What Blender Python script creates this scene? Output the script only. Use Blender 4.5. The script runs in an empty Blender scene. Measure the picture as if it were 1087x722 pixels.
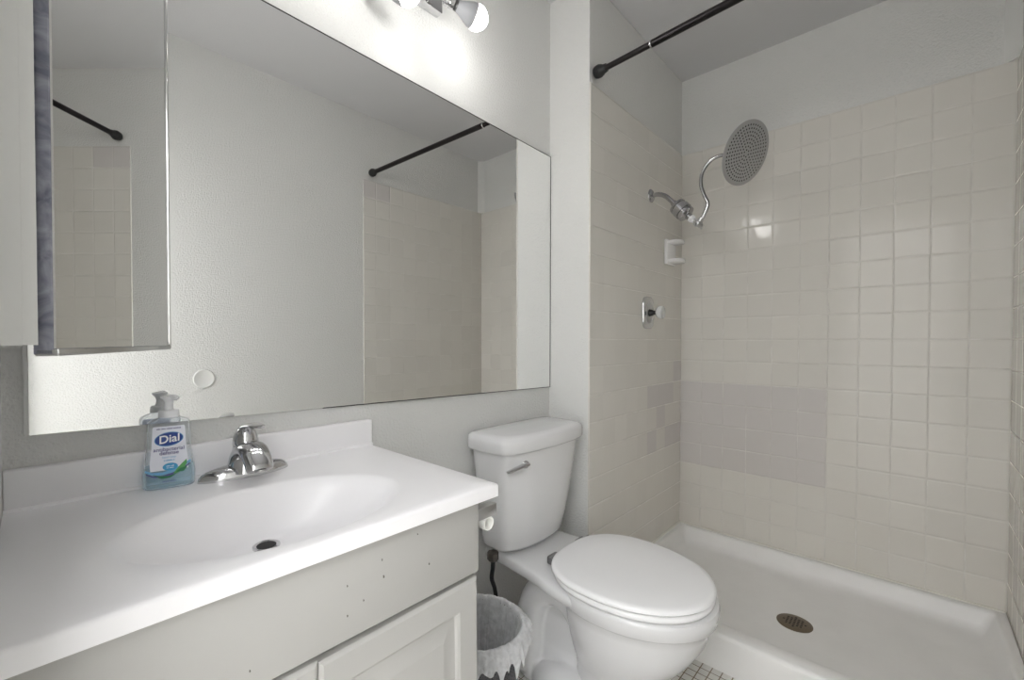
import bpy, bmesh, math, random
from mathutils import Vector, Matrix
R = math.radians
PI = math.pi
random.seed(7)
scene = bpy.context.scene
col = scene.collection

# ------------------------------------------------------------------ camera, world, exposure
CAM = Vector((.0243, -1.0684, 1.0881))
YAW, PITCH, ROLL, FPX = R(44.4063), R(-.9046), R(.0445), 464.4522
fw = Vector((math.cos(YAW)*math.cos(PITCH), math.sin(YAW)*math.cos(PITCH), math.sin(PITCH)))
rt = Vector((math.sin(YAW), -math.cos(YAW), 0))
up = rt.cross(fw)
rt, up = rt*math.cos(ROLL)+up*math.sin(ROLL), up*math.cos(ROLL)-rt*math.sin(ROLL)
cd = bpy.data.cameras.new('camera')
cam = bpy.data.objects.new('camera', cd)
col.objects.link(cam)
m = Matrix((rt, up, -fw)).transposed().to_4x4()
m.translation = CAM
cam.matrix_world = m
cd.sensor_width = 36
cd.lens = FPX/1087*36
cd.shift_x = 30.768/1087
cd.shift_y = 9.033/1087
cd.clip_start = .01
scene.camera = cam

WORLD_STRENGTH = 3.6
BULB = 21.0
w = bpy.data.worlds.new('world')
scene.world = w
w.use_nodes = True
bg = w.node_tree.nodes['Background']
bg.inputs[0].default_value = (.985, .99, 1, 1)
bg.inputs[1].default_value = WORLD_STRENGTH
vs = scene.view_settings
vs.view_transform = 'Standard'
vs.look = 'None'
vs.gamma = 1
vs.use_curve_mapping = False
vs.exposure = 1.06
scene.cycles.max_bounces = 14
scene.cycles.diffuse_bounces = 8
scene.cycles.glossy_bounces = 8
scene.cycles.transmission_bounces = 10
scene.cycles.transparent_max_bounces = 16
scene.cycles.sample_clamp_indirect = 12
scene.cycles.use_denoising = True

# ------------------------------------------------------------------ helpers
def srgb(r, g, b):
    f = lambda c: (c/255/12.92 if c <= 10 else ((c/255+.055)/1.055)**2.4)
    return (f(r), f(g), f(b), 1)

def mat(name, color, rough=.5, metal=0, bump=None, spec=.5, coat=0, var=0, trans=0, ior=1.45, alpha=1):
    """bump = (noise scale, strength, distance); var = slight value noise"""
    M = bpy.data.materials.new(name)
    M.use_nodes = True
    nt = M.node_tree
    b = nt.nodes['Principled BSDF']
    b.inputs['Base Color'].default_value = color
    b.inputs['Roughness'].default_value = rough
    b.inputs['Metallic'].default_value = metal
    b.inputs['Specular IOR Level'].default_value = spec
    b.inputs['Coat Weight'].default_value = coat
    b.inputs['Coat Roughness'].default_value = .05
    b.inputs['Transmission Weight'].default_value = trans
    b.inputs['IOR'].default_value = ior
    b.inputs['Alpha'].default_value = alpha
    geo = None
    if bump or var:
        geo = nt.nodes.new('ShaderNodeNewGeometry')
    if bump:
        n = nt.nodes.new('ShaderNodeTexNoise')
        n.inputs['Scale'].default_value = bump[0]
        n.inputs['Detail'].default_value = 4
        nt.links.new(geo.outputs['Position'], n.inputs['Vector'])
        bp = nt.nodes.new('ShaderNodeBump')
        bp.inputs['Strength'].default_value = bump[1]
        bp.inputs['Distance'].default_value = bump[2]
        nt.links.new(n.outputs['Fac'], bp.inputs['Height'])
        nt.links.new(bp.outputs['Normal'], b.inputs['Normal'])
    if var:
        n = nt.nodes.new('ShaderNodeTexNoise')
        n.inputs['Scale'].default_value = 6
        n.inputs['Detail'].default_value = 5
        nt.links.new(geo.outputs['Position'], n.inputs['Vector'])
        mr = nt.nodes.new('ShaderNodeMapRange')
        mr.inputs['From Min'].default_value = .3
        mr.inputs['From Max'].default_value = .7
        mr.inputs['To Min'].default_value = 1-var
        mr.inputs['To Max'].default_value = 1
        nt.links.new(n.outputs['Fac'], mr.inputs['Value'])
        mx = nt.nodes.new('ShaderNodeMix')
        mx.data_type = 'RGBA'
        mx.blend_type = 'MULTIPLY'
        mx.inputs[0].default_value = 1
        mx.inputs[6].default_value = color
        nt.links.new(mr.outputs[0], mx.inputs[7])
        nt.links.new(mx.outputs[2], b.inputs['Base Color'])
    return M

class G:
    """tiny node-graph builder"""
    def __init__(s, M):
        s.nt = M.node_tree
    def n(s, t, **k):
        x = s.nt.nodes.new(t)
        for a, v in k.items(): setattr(x, a, v)
        return x
    def l(s, a, b): s.nt.links.new(a, b)
    def m(s, op, a, b=None, c=None):
        x = s.n('ShaderNodeMath', operation=op)
        for i, v in enumerate((a, b, c)):
            if v is None: continue
            if isinstance(v, (int, float)): x.inputs[i].default_value = v
            else: s.l(v, x.inputs[i])
        return x.outputs[0]
    def mix(s, f, a, b, mode='MIX'):
        x = s.n('ShaderNodeMix', data_type='RGBA', blend_type=mode)
        for i, v in ((0, f), (6, a), (7, b)):
            if isinstance(v, (int, float, tuple)): x.inputs[i].default_value = v
            else: s.l(v, x.inputs[i])
        return x.outputs[2]

def tile_mat(name, axis, sgn, u0, v0, tw, th, base, grout, gw=.0028, patches=(), floor=False, faintv=0., rough=.12):
    M = mat(name, base, rough, spec=.32)
    g = G(M)
    b = M.node_tree.nodes['Principled BSDF']
    geo = g.n('ShaderNodeNewGeometry')
    sep = g.n('ShaderNodeSeparateXYZ')
    g.l(geo.outputs['Position'], sep.inputs[0])
    U = sep.outputs['XY'.index(axis)] if axis in 'XY' else sep.outputs[0]
    V = sep.outputs[1] if floor else sep.outputs[2]
    u = g.m('DIVIDE', g.m('MULTIPLY', g.m('SUBTRACT', U, u0), sgn), tw)
    v = g.m('DIVIDE', g.m('SUBTRACT', V, v0), th)
    fu, fv = g.m('FLOOR', u), g.m('FLOOR', v)
    du = g.m('MULTIPLY', g.m('SUBTRACT', .5, g.m('ABSOLUTE', g.m('SUBTRACT', g.m('SUBTRACT', u, fu), .5))), tw)
    dv = g.m('MULTIPLY', g.m('SUBTRACT', .5, g.m('ABSOLUTE', g.m('SUBTRACT', g.m('SUBTRACT', v, fv), .5))), th)
    cu = g.n('ShaderNodeMapRange', interpolation_type='SMOOTHSTEP'); g.l(du, cu.inputs[0])
    cv = g.n('ShaderNodeMapRange', interpolation_type='SMOOTHSTEP'); g.l(dv, cv.inputs[0])
    for c in (cu, cv):
        c.inputs[1].default_value = gw*.35; c.inputs[2].default_value = gw; c.inputs[3].default_value = 1; c.inputs[4].default_value = 0
    cmb = g.n('ShaderNodeCombineXYZ'); g.l(fu, cmb.inputs[0]); g.l(fv, cmb.inputs[1])
    wn = g.n('ShaderNodeTexWhiteNoise', noise_dimensions='2D'); g.l(cmb.outputs[0], wn.inputs['Vector'])
    # grout line strength varies along the wall (painted over in places)
    nz = g.n('ShaderNodeTexNoise'); nz.inputs['Scale'].default_value = 5; nz.inputs['Detail'].default_value = 3
    g.l(geo.outputs['Position'], nz.inputs['Vector'])
    wear = g.n('ShaderNodeMapRange'); g.l(nz.outputs['Fac'], wear.inputs[0])
    wear.inputs[1].default_value = .38; wear.inputs[2].default_value = .6; wear.inputs[3].default_value = .5 if not floor else .8; wear.inputs[4].default_value = 1
    gu = g.m('MULTIPLY', cu.outputs[0], 1-faintv)
    gr = g.m('MAXIMUM', gu, cv.outputs[0])
    grc = g.m('MULTIPLY', gr, wear.outputs[0])
    tint = g.n('ShaderNodeMapRange'); g.l(wn.outputs['Value'], tint.inputs[0])
    tint.inputs[3].default_value = .955 if not floor else .86; tint.inputs[4].default_value = 1.0
    colr = g.mix(1.0, base, tint.outputs[0], 'MULTIPLY')
    for (ua, ub, va, vb, pc, ragged) in patches:   # replacement tiles of another batch
        k = g.m('MULTIPLY', g.m('MULTIPLY', g.m('GREATER_THAN', fu, ua-.5), g.m('LESS_THAN', fu, ub-.5)),
                g.m('MULTIPLY', g.m('GREATER_THAN', fv, va-.5), g.m('LESS_THAN', fv, vb-.5)))
        if ragged: k = g.m('MULTIPLY', k, g.m('GREATER_THAN', wn.outputs['Value'], ragged))
        colr = g.mix(k, colr, pc)
    if not floor:
        # yellowed soap film low on the wall
        lo = g.n('ShaderNodeMapRange'); g.l(sep.outputs[2], lo.inputs[0])
        lo.inputs[1].default_value = .12; lo.inputs[2].default_value = .9; lo.inputs[3].default_value = .45; lo.inputs[4].default_value = 0
        st = g.m('MULTIPLY', lo.outputs[0], nz.outputs['Fac'])
        colr = g.mix(st, colr, srgb(210, 203, 192))
    n3 = g.n('ShaderNodeTexNoise'); n3.inputs['Scale'].default_value = 17; n3.inputs['Detail'].default_value = 3
    g.l(geo.outputs['Position'], n3.inputs['Vector'])
    gcol = g.mix(n3.outputs['Fac'], grout[0], grout[1])
    g.l(g.mix(grc, colr, gcol), b.inputs['Base Color'])
    g.l(g.m('ADD', g.m('MULTIPLY', gr, .5), rough), b.inputs['Roughness'])
    # pillowed tile edge, per tile tilt
    hu = g.n('ShaderNodeMapRange', interpolation_type='SMOOTHERSTEP'); g.l(g.m('MINIMUM', g.m('ADD', du, faintv*.01), dv), hu.inputs[0])
    hu.inputs[1].default_value = gw*.2; hu.inputs[2].default_value = gw*2.6
    n4 = g.n('ShaderNodeTexNoise'); n4.inputs['Scale'].default_value = 9
    g.l(geo.outputs['Position'], n4.inputs['Vector'])
    tl = g.m('MULTIPLY', g.m('SUBTRACT', wn.outputs['Value'], .5), g.m('ADD', g.m('SUBTRACT', u, fu), g.m('SUBTRACT', v, fv)))
    h = g.m('ADD', g.m('ADD', hu.outputs[0], g.m('MULTIPLY', n4.outputs['Fac'], 1.2)), g.m('MULTIPLY', tl, .45))
    bp = g.n('ShaderNodeBump'); bp.inputs['Strength'].default_value = .7; bp.inputs['Distance'].default_value = .0014
    g.l(h, bp.inputs['Height']); g.l(bp.outputs[0], b.inputs['Normal'])
    return M

def obj(name, bm, M, parent=None, local=False, smooth=True, angle=40, recalc=True):
    """link a bmesh as ONE mesh object; unless local, its vertices are world coordinates"""
    if recalc: bmesh.ops.recalc_face_normals(bm, faces=bm.faces)
    me = bpy.data.meshes.new(name)
    if parent is not None and not local:
        root = parent
        off = Vector((0, 0, 0))
        while root is not None:
            off += root.location; root = root.parent
        bm.transform(Matrix.Translation(-off))
    bm.to_mesh(me); bm.free()
    for mm in (M if isinstance(M, (list, tuple)) else [M]): me.materials.append(mm)
    if smooth:
        me.polygons.foreach_set('use_smooth', [True]*len(me.polygons))
        me.set_sharp_from_angle(angle=R(angle))
    o = bpy.data.objects.new(name, me)
    col.objects.link(o)
    if parent is not None: o.parent = parent
    return o

def tag(o, label, cat, group=None):
    o['label'] = label; o['category'] = cat
    if group: o['group'] = group
    return o
def thing(name, label, cat, loc=(0, 0, 0), rotz=0, group=None):
    o = bpy.data.objects.new(name, None)
    col.objects.link(o)
    o.location = loc; o.rotation_euler = (0, 0, rotz)
    o.empty_display_size = .05
    return tag(o, label, cat, group)
def struct(name, bm, M, parent=None, **k):
    o = obj(name, bm, M, parent, **k)
    o['kind'] = 'structure'
    return o

def B(): return bmesh.new()
def box(bm, lo, hi, bev=0, seg=2, mx=None):
    t = bmesh.new()
    bmesh.ops.create_cube(t, size=1)
    lo, hi = Vector(lo), Vector(hi)
    for v in t.verts:
        v.co = Vector(((lo[i]+hi[i])/2+v.co[i]*(hi[i]-lo[i]) for i in range(3)))
    if bev: bmesh.ops.bevel(t, geom=t.edges[:], offset=bev, segments=seg, profile=.5, affect='EDGES')
    if mx is not None: t.transform(mx)
    merge(bm, t)
    return bm
def merge(bm, t):
    me = bpy.data.meshes.new('t'); t.to_mesh(me); t.free(); bm.from_mesh(me); bpy.data.meshes.remove(me)
def loft(bm, rings, cap0=True, cap1=True, closed=True):
    vs_ = [[bm.verts.new(p) for p in r] for r in rings]
    n = len(rings[0])
    for a, b in zip(vs_, vs_[1:]):
        for i in range(n if closed else n-1):
            j = (i+1) % n
            bm.faces.new((a[i], a[j], b[j], b[i]))
    if cap0: bm.faces.new(vs_[0][::-1])
    if cap1: bm.faces.new(vs_[-1])
    return vs_
def frame_of(d):
    d = d.normalized()
    a = d.cross(Vector((0, 0, 1)))
    if a.length < 1e-3: a = d.cross(Vector((1, 0, 0)))
    a.normalize()
    return a, a.cross(d).normalized()
def lathe(bm, o, d, prof, n=32, cap0=True, cap1=True):
    """profile [(distance along d, radius)]"""
    o, d = Vector(o), Vector(d).normalized()
    a, b = frame_of(d)
    loft(bm, [[o+d*s+(a*math.cos(2*PI*i/n)+b*math.sin(2*PI*i/n))*max(r, 1e-5) for i in range(n)] for s, r in prof], cap0, cap1)
def smoothpath(pts, k=6):
    P = [Vector(p) for p in pts]; out = []
    for i in range(len(P)-1):
        p0, p1, p2, p3 = P[max(i-1, 0)], P[i], P[i+1], P[min(i+2, len(P)-1)]
        for s in range(k):
            t = s/k
            out.append(.5*((2*p1)+(p2-p0)*t+(2*p0-5*p1+4*p2-p3)*t*t+(3*p1-p0-3*p2+p3)*t**3))
    return out+[P[-1]]
def tube(bm, pts, r, n=14, k=6, caps=True):
    P = smoothpath(pts, k) if k > 1 else [Vector(p) for p in pts]
    rings = []; a = None
    for i, p in enumerate(P):
        d = (P[min(i+1, len(P)-1)]-P[max(i-1, 0)]).normalized()
        if a is None: a, _ = frame_of(d)
        a = (a-d*a.dot(d)).normalized(); b = d.cross(a)
        rr = r(i/(len(P)-1)) if callable(r) else r
        rx, ry = rr if isinstance(rr, tuple) else (rr, rr)
        rings.append([p+a*rx*math.cos(2*PI*j/n)+b*ry*math.sin(2*PI*j/n) for j in range(n)])
    loft(bm, rings, caps, caps)
def sel(c, s, p): return math.copysign(abs(c)**(2/p), c), math.copysign(abs(s)**(2/p), s)
def egg(cx, cy, hw, front, back, z, pf=2., pb=2.4, n=64, xw=None):
    """closed outline; the front points towards -y"""
    out = []
    for i in range(n):
        t = 2*PI*i/n
        c, s = math.cos(t), math.sin(t)
        p = pb if s > 0 else pf
        x, y = sel(c, s, p)
        out.append(Vector((cx+hw*x, cy+y*(back if s > 0 else front), z)))
    return out
def rrect(x0, x1, y0, y1, z, p=6, n=64):
    out = []
    for i in range(n):
        t = 2*PI*i/n
        x, y = sel(math.cos(t), math.sin(t), p)
        out.append(Vector(((x0+x1)/2+x*(x1-x0)/2, (y0+y1)/2+y*(y1-y0)/2, z)))
    return out

# ------------------------------------------------------------------ materials
WALL = mat('wall_paint', srgb(218, 218, 216), .75, bump=(150, .55, .006))
WALL_SMOOTH = mat('wall_paint_smooth', srgb(218, 218, 216), .7, bump=(120, .12, .003))
CEIL = mat('ceiling_paint', srgb(204, 204, 206), .85, bump=(150, .2, .003))
TB = srgb(221, 218, 212); TG = (srgb(240, 239, 236), srgb(186, 181, 172))
PATCH = srgb(209, 205, 203)
T_HEAD = tile_mat('shower_tile_head', 'X', -1, 2.432, .123, .103, .10833, TB, TG, faintv=.88,
                  patches=((1, 4, 4, 7, PATCH, .35), (0, 2, 3, 8, PATCH, .5)))
T_BACK = tile_mat('shower_tile_back', 'Y', -1, -.189, .123, .103, .10833, TB, TG, faintv=.15, patches=((0, 6, 3, 7, PATCH, 0),))
T_OPP = tile_mat('shower_tile_opposite', 'X', -1, 2.432, .123, .103, .10833, TB, TG, faintv=.15, patches=((8, 10, 17, 18, PATCH, 0), (1, 5, 1, 4, PATCH, .3)))
FLOOR = tile_mat('floor_mosaic', 'X', 1, 1.595, -.546, .0305, .0305, srgb(226, 224, 220), (srgb(128, 112, 88), srgb(112, 100, 80)), gw=.0022, floor=True, rough=.3)
PORC = mat('white_porcelain', srgb(222, 222, 223), .12, coat=.4)
SEATP = mat('white_seat_plastic', srgb(240, 240, 241), .22)
CULT = mat('white_cultured_marble', srgb(243, 242, 244), .3, coat=.1)
CABP = mat('cabinet_paint', srgb(180, 179, 176), .5, bump=(60, .05, .002))
CHROME = mat('chrome', (.62, .62, .63, 1), .09, 1)
CHROME2 = mat('shower_chrome', (.46, .46, .47, 1), .14, 1)
BRUSHED = mat('brushed_nickel', (.55, .55, .55, 1), .3, 1)
DARKM = mat('dark_recess', (.012, .012, .012, 1), .6)
MIRROR = mat('mirror_glass', (.93, .935, .93, 1), .0, 1)
ROD = mat('dark_bronze_rod', (.018, .015, .016, 1), .28, .6)
RUBBER = mat('black_rubber', (.015, .015, .016, 1), .5)
PAN = mat('shower_pan_fiberglass', srgb(234, 233, 231), .35, var=.06, bump=(90, .05, .002))
HOSE = mat('black_braided_hose', (.02, .02, .022, 1), .5, bump=(700, .5, .002))
NUTP = mat('grey_brass_nut', (.09, .08, .07, 1), .5, .3)
HINGE = mat('grey_hinge_plastic', (.16, .16, .165, 1), .45)
WHITEP = mat('white_plastic', srgb(236, 237, 240), .35)
CERAM = mat('white_soap_dish_ceramic', srgb(240, 240, 240), .2)
CAULK = mat('white_caulk', srgb(226, 224, 216), .6)
DRAINM = mat('tarnished_drain_metal', srgb(120, 108, 92), .4, .7)

# ------------------------------------------------------------------ the room
XL, XS, XE, W, ZC = -.017, 1.505, 2.432, 1.322, 2.465
YS, ZT, ZB = -.189, 2.073, .123
T = .12
struct('floor', box(B(), (-3.1, -3.6, -.06), (XE+T, .3, 0)), FLOOR, smooth=False)
struct('ceiling', box(B(), (XL-T, -W-T, ZC), (XE+T, T, ZC+.06)), CEIL, smooth=False)
struct('wall_mirror_side', box(B(), (XL-T, 0, 0), (XS, T, ZC)), WALL, smooth=False)
struct('wall_shower_head', box(B(), (XS, YS+.006, 0), (XE+T, T, ZC), .002, 1), WALL, smooth=False)
struct('wall_shower_back', box(B(), (XE+.006, -W-T, 0), (XE+T, YS+.006, ZC)), WALL, smooth=False)
struct('wall_opposite', box(B(), (XL-T, -W-T, 0), (XE+.006, -W-.006, ZC)), WALL, smooth=False)
# left wall: doorway by the camera, medicine cabinet near the mirror
MY0, MY1, MZ0 = -.475, -.075, 1.075
DY0, DY1, DZ = -1.285, -.66, 2.03
b = B()
box(b, (XL-T, -W-.006, 0), (XL, DY0, ZC))
box(b, (XL-T, DY0, DZ), (XL, DY1, ZC))
box(b, (XL-T, DY1, 0), (XL, 0, ZC))
struct('wall_left', b, WALL, smooth=False)
# unseen room beyond the doorway, left roofless and walled to steer light inside
b = B()
box(b, (-3.1, -3.6, 0), (-3.0, .3, 2.465)); box(b, (-3.0, -3.6, 0), (XL-T, -3.5, 2.465)); box(b, (-3.0, .2, 0), (XL-T, .3, 2.465))
struct('wall_unseen_hall', b, WALL_SMOOTH, smooth=False)
# tiled faces of the shower
struct('wall_shower_head_tiles', box(B(), (XS+.0, YS, ZB), (XE+.006, YS+.006, ZT)), T_HEAD, smooth=False)
struct('wall_shower_back_tiles', box(B(), (XE, -W, ZB), (XE+.006, YS, ZT)), T_BACK, smooth=False)
struct('wall_opposite_tiles', box(B(), (1.419, -W-.006, ZB-.123), (XE, -W, ZT)), T_OPP, smooth=False)
# corner filler strip above the tiles, far corner of the shower
b = B()
tri = [(XE+.006, -1.292), (XE+.006, -W-.006), (2.40, -W-.006)]
loft(b, [[Vector((x, y, z)) for x, y in tri] for z in (ZT, ZC)])
struct('trim_1', b, WALL_SMOOTH, smooth=False)

# ------------------------------------------------------------------ shower pan
b = B()
def prect(x0, x1, y0, y1, z, r=.03, n=6):
    out = []
    for (cx, cy, a0) in ((x1-r, y1-r, 0), (x0+r, y1-r, 90), (x0+r, y0+r, 180), (x1-r, y0+r, 270)):
        for i in range(n+1):
            a = R(a0+90*i/n)
            out.append(Vector((cx+r*math.cos(a), cy+r*math.sin(a), z)))
    return out
px0, px1, py0, py1 = 1.592, XE-.0005, -W+.0005, YS-.0005
def pan_ring(e, z, r): # e inset at walls, curb inset larger
    return prect(px0+(.052+e-.012 if e > 0 else 0), px1-e, py0+e, py1-e, z, r)
rings = [prect(px0, px1, py0, py1, 0, .004), prect(px0, px1, py0, py1, .108, .004), prect(px0+.004, px1, py0, py1, .118, .005),
         prect(px0+.012, px1-.002, py0+.002, py1-.002, .123, .006),
         pan_ring(.020, .1235, .012), pan_ring(.027, .121, .014), pan_ring(.032, .114, .018), pan_ring(.046, .075, .022),
         pan_ring(.056, .056, .026), pan_ring(.072, .046, .03), pan_ring(.10, .0425, .035)]
dr = (1.995, -.768)
last = rings[-1]
for f, z in ((.6, .040), (.3, .037)):
    rings.append([Vector((dr[0]+(p.x-dr[0])*f, dr[1]+(p.y-dr[1])*f, z)) for p in last])
loft(b, rings, True, True)
pan = thing('shower_pan', 'white fiberglass shower pan with low curb and round floor drain', 'shower pan', ((px0+px1)/2, -.75, 0))
obj('basin', b, PAN, pan, angle=50)
b = B()
lathe(b, (dr[0], dr[1], .0355), (0, 0, 1), [(0, .056), (.004, .056), (.006, .052), (.0065, .03), (.0065, 0)], 40)
drain = obj('drain_cover', b, DRAINM, pan)
drain['label'] = 'tarnished brass drain grate'
b = B()
for i in range(-3, 4):
    for j in range(-3, 4):
        if i*i+j*j <= 9.5:
            x, y = dr[0]+i*.0112, dr[1]+j*.0112
            box(b, (x-.0031, y-.0031, .0405), (x+.0031, y+.0031, .0425))
obj('grate_holes', b, DARKM, drain, smooth=False)
b = B()
tube(b, [(XE-.003, YS-.005, ZB+.001), (XE-.003, -W+.005, ZB+.001)], .005, 8, 1)
tube(b, [(XS+.09, YS-.003, ZB+.001), (XE-.005, YS-.003, ZB+.001)], .005, 8, 1)
obj('caulk_bead', b, CAULK, pan)

# ------------------------------------------------------------------ big wall mirror
def mz(x, top):  # its edges run slightly out of level
    s = (x-.161)/(1.505-.161)
    return (1.867 if top else .9262)-.0243*s
b = B()
NX, NZ = .014, 1.0855    # notch added at the lower left, standing for the reflected left wall
XR = XS-.0025
prof = [(XL+.001, NZ), (NX, NZ), (NX, mz(NX, 0)), (XR, mz(XR, 0)), (XR, mz(XR, 1)), (XL+.001, mz(XL, 1))]
fr = [b.verts.new((x, -.006, z)) for x, z in prof]; bk = [b.verts.new((x, -.0005, z)) for x, z in prof]
b.faces.new(fr); b.faces.new(bk[::-1])
for i in range(len(prof)):
    j = (i+1) % len(prof)
    f = b.faces.new((fr[i], bk[i], bk[j], fr[j])); f.material_index = 1
EDGE = mat('mirror_cut_edge', (.03, .032, .032, 1), .35)
mir = thing('wall_mirror', 'large frameless wall mirror above the vanity top and toilet tank', 'mirror', (.74, -.003, mz(.74, 0)))
obj('mirror_pane', b, [MIRROR, EDGE], mir, smooth=False)
b = B()
tube(b, [(XR+.001, -.0065, mz(XR, 0)), (XR+.001, -.0065, mz(XR, 1)), (XL+.01, -.0065, mz(XL, 1))], .0012, 6, 1)
tube(b, [(.53, -.0065, mz(.53, 0)), (XR, -.0065, mz(XR, 0))], .0012, 6, 1)
obj('edge_strip', b, EDGE, mir)
# strips added in the notch, imitating the reflected door casing and cabinet lip
b = B()
box(b, (NX-.0065, -.007, mz(NX, 0)), (NX-.0005, -.0005, NZ-.004), .001)
box(b, (XL+.001, -.0062, NZ-.006), (NX-.002, -.0005, NZ-.001), .001)
refl_strip = obj('casing_reflection_strip', b, WALL_SMOOTH)
tag(refl_strip, 'narrow white strips imitating the reflected door casing in the mirror corner beside the left wall', 'wall slot')

# ------------------------------------------------------------------ vanity cabinet
VX0, VX1, VY, VZ0, VZ1 = XL+.001, .623, -.452, .0, .777
van = thing('vanity_cabinet', 'off-white painted vanity cabinet with two raised panel doors', 'cabinet', ((VX0+VX1)/2, -.23, 0))
b = B()
t = .016
box(b, (VX0, VY, .09), (VX0+t, -.002, VZ1)); box(b, (VX1-t, VY, 0), (VX1, -.002, VZ1), .001, 1)
box(b, (VX0+t, -.012, .09), (VX1-t, -.002, VZ1)); box(b, (VX0+t, VY, .09), (VX1-t, -.012, .106))
box(b, (VX0+t, VY+.06, 0), (VX1-t, VY+.075, .09))
box(b, (VX0+t, VY, .106), (VX0+t+.03, VY+.016, VZ1)); box(b, (VX1-t-.03, VY, .106), (VX1-t, VY+.016, VZ1))
box(b, (VX0+t+.03, VY, .60), (VX1-t-.03, VY+.016, .645)); 
obj('cabinet_body', b, CABP, van, smooth=False)
b = B()
box(b, (VX0, VY-.019, .641), (VX1, VY-.0005, .776), .0025, 2)
fp = obj('false_drawer_front', b, CABP, van)
# nicks in the paint
NICK = mat('paint_nick', srgb(112, 108, 102), .7)
for (x, z, s) in ((.405, .741, 1), (.345, .723, .9), (.408, .713, 1.3), (.50, .70, 1), (.372, .69, .9), (.345, .678, 1), (.21, .668, .9), (.475, .76, .8)):
    b = B()
    tube(b, [(x, VY-.0188, z-.0012*s), (x+.0004, VY-.0196, z), (x-.0003, VY-.0188, z+.0016*s)], .0009*s, 6, 2)
    obj('paint_nick', b, NICK, fp)
def door_mesh(w, h):
    b = B()
    def ring(ins, y, a=0): return [Vector((ins, y, ins)), Vector((w-ins, y, ins)), Vector((w-ins, y, h-ins)), Vector((ins, y, h-ins))]
    loft(b, [ring(0, 0), ring(0, -.014), ring(.002, -.0165), ring(.006, -.019), ring(.048, -.019), ring(.053, -.0165), ring(.056, -.012),
             ring(.062, -.012), ring(.066, -.0125), ring(.088, -.0185), ring(.090, -.0185)], True, True)
    return b
for k, (x0, x1) in enumerate(((VX0+.001, .301), (.3045, VX1))):
    b = door_mesh(x1-x0, .515)
    d = obj('door', b, CABP, van, local=True, angle=12)
    d.location = Vector((x0, VY-.0008, .117))-van.location
    if k:
        d.rotation_euler = (0, R(-.62), 0)
        d.location.z += -.0035; d.location.x += .003

# ------------------------------------------------------------------ vanity top with integral basin
CZ, CX0, CX1, CY0, CY1, CTH = .8085, XL+.0005, .662, -.486, -.0015, .0265
top = thing('sink_counter', 'white cultured marble vanity counter with oval integral sink', 'counter', (.32, -.24, CZ))
ec, ea, eb = (.307, -.312), .212, .140
angs = sorted(set([2*PI*i/160 for i in range(160)]))
def hit(th):
    dx, dy = ea*math.cos(th), eb*math.sin(th)
    ts = []
    if dx > 1e-9: ts.append((CX1-ec[0])/dx)
    if dx < -1e-9: ts.append((CX0-ec[0])/dx)
    if dy > 1e-9: ts.append((CY1-ec[1])/dy)
    if dy < -1e-9: ts.append((CY0-ec[1])/dy)
    return min(ts)
for (x, y) in ((CX0, CY0), (CX1, CY0), (CX1, CY1), (CX0, CY1)):
    th = math.atan2((y-ec[1])/eb, (x-ec[0])/ea) % (2*PI)
    i = min(range(len(angs)), key=lambda k: abs(angs[k]-th)); angs[i] = th
ddr = (.313, -.235)
rings = []
def edge_ring(ins, z):
    out = []
    for th in angs:
        tt = hit(th)
        x, y = ec[0]+ea*math.cos(th)*tt, ec[1]+eb*math.sin(th)*tt
        out.append(Vector((max(CX0, min(x, CX1-ins)), max(CY0+ins, min(y, CY1)), z)))
    return out
rings += [edge_ring(.012, CZ-CTH), edge_ring(.0, CZ-CTH), edge_ring(0, CZ-.006), edge_ring(.0018, CZ-.0018), edge_ring(.006, CZ)]
def ell(s, z, c=0.0):
    cx = ec[0]+(ddr[0]-ec[0])*c; cy = ec[1]+(ddr[1]-ec[1])*c
    return [Vector((cx+ea*s*math.cos(th), cy+eb*s*math.sin(th), CZ+z)) for th in angs]
for f in (.7, .4):
    rings.append([Vector((e.x+(q.x-e.x)*(1-f), e.y+(q.y-e.y)*(1-f), CZ)) for e, q in zip(edge_ring(.006, CZ), ell(1.06, 0))])
for s, z, c in ((1.06, 0, 0), (1.03, -.0012, 0), (1.0, -.004, 0), (.965, -.0095, 0), (.92, -.020, .02), (.86, -.034, .06), (.76, -.052, .15), (.64, -.068, .3), (.5, -.080, .5), (.36, -.0875, .7), (.22, -.0915, .9), (.1, -.093, 1)):
    rings.append(ell(s, z, c))
b = B()
loft(b, rings, False, True)
obj('countertop', b, CULT, top, angle=55)
b = B()
box(b, (CX0, -.0215, CZ-.001), (CX1, -.0015, .876), .003, 3)
tube(b, [(CX0, -.0215, CZ), (CX1, -.0215, CZ)], .005, 10, 1)
obj('backsplash', b, CULT, top)
b = B()
lathe(b, (ddr[0], ddr[1], CZ-.0932), (0, 0, 1), [(0, .023), (.003, .023), (.0042, .020), (.003, .017), (-.003, .0165)], 32, False, False)
o = obj('drain_ring', b, CHROME, top)
b = B()
lathe(b, (ddr[0], ddr[1], CZ-.0905), (0, 0, 1), [(0, .0165), (.0005, .0)], 24, False)
obj('drain_hole', b, DARKM, o)

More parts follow.
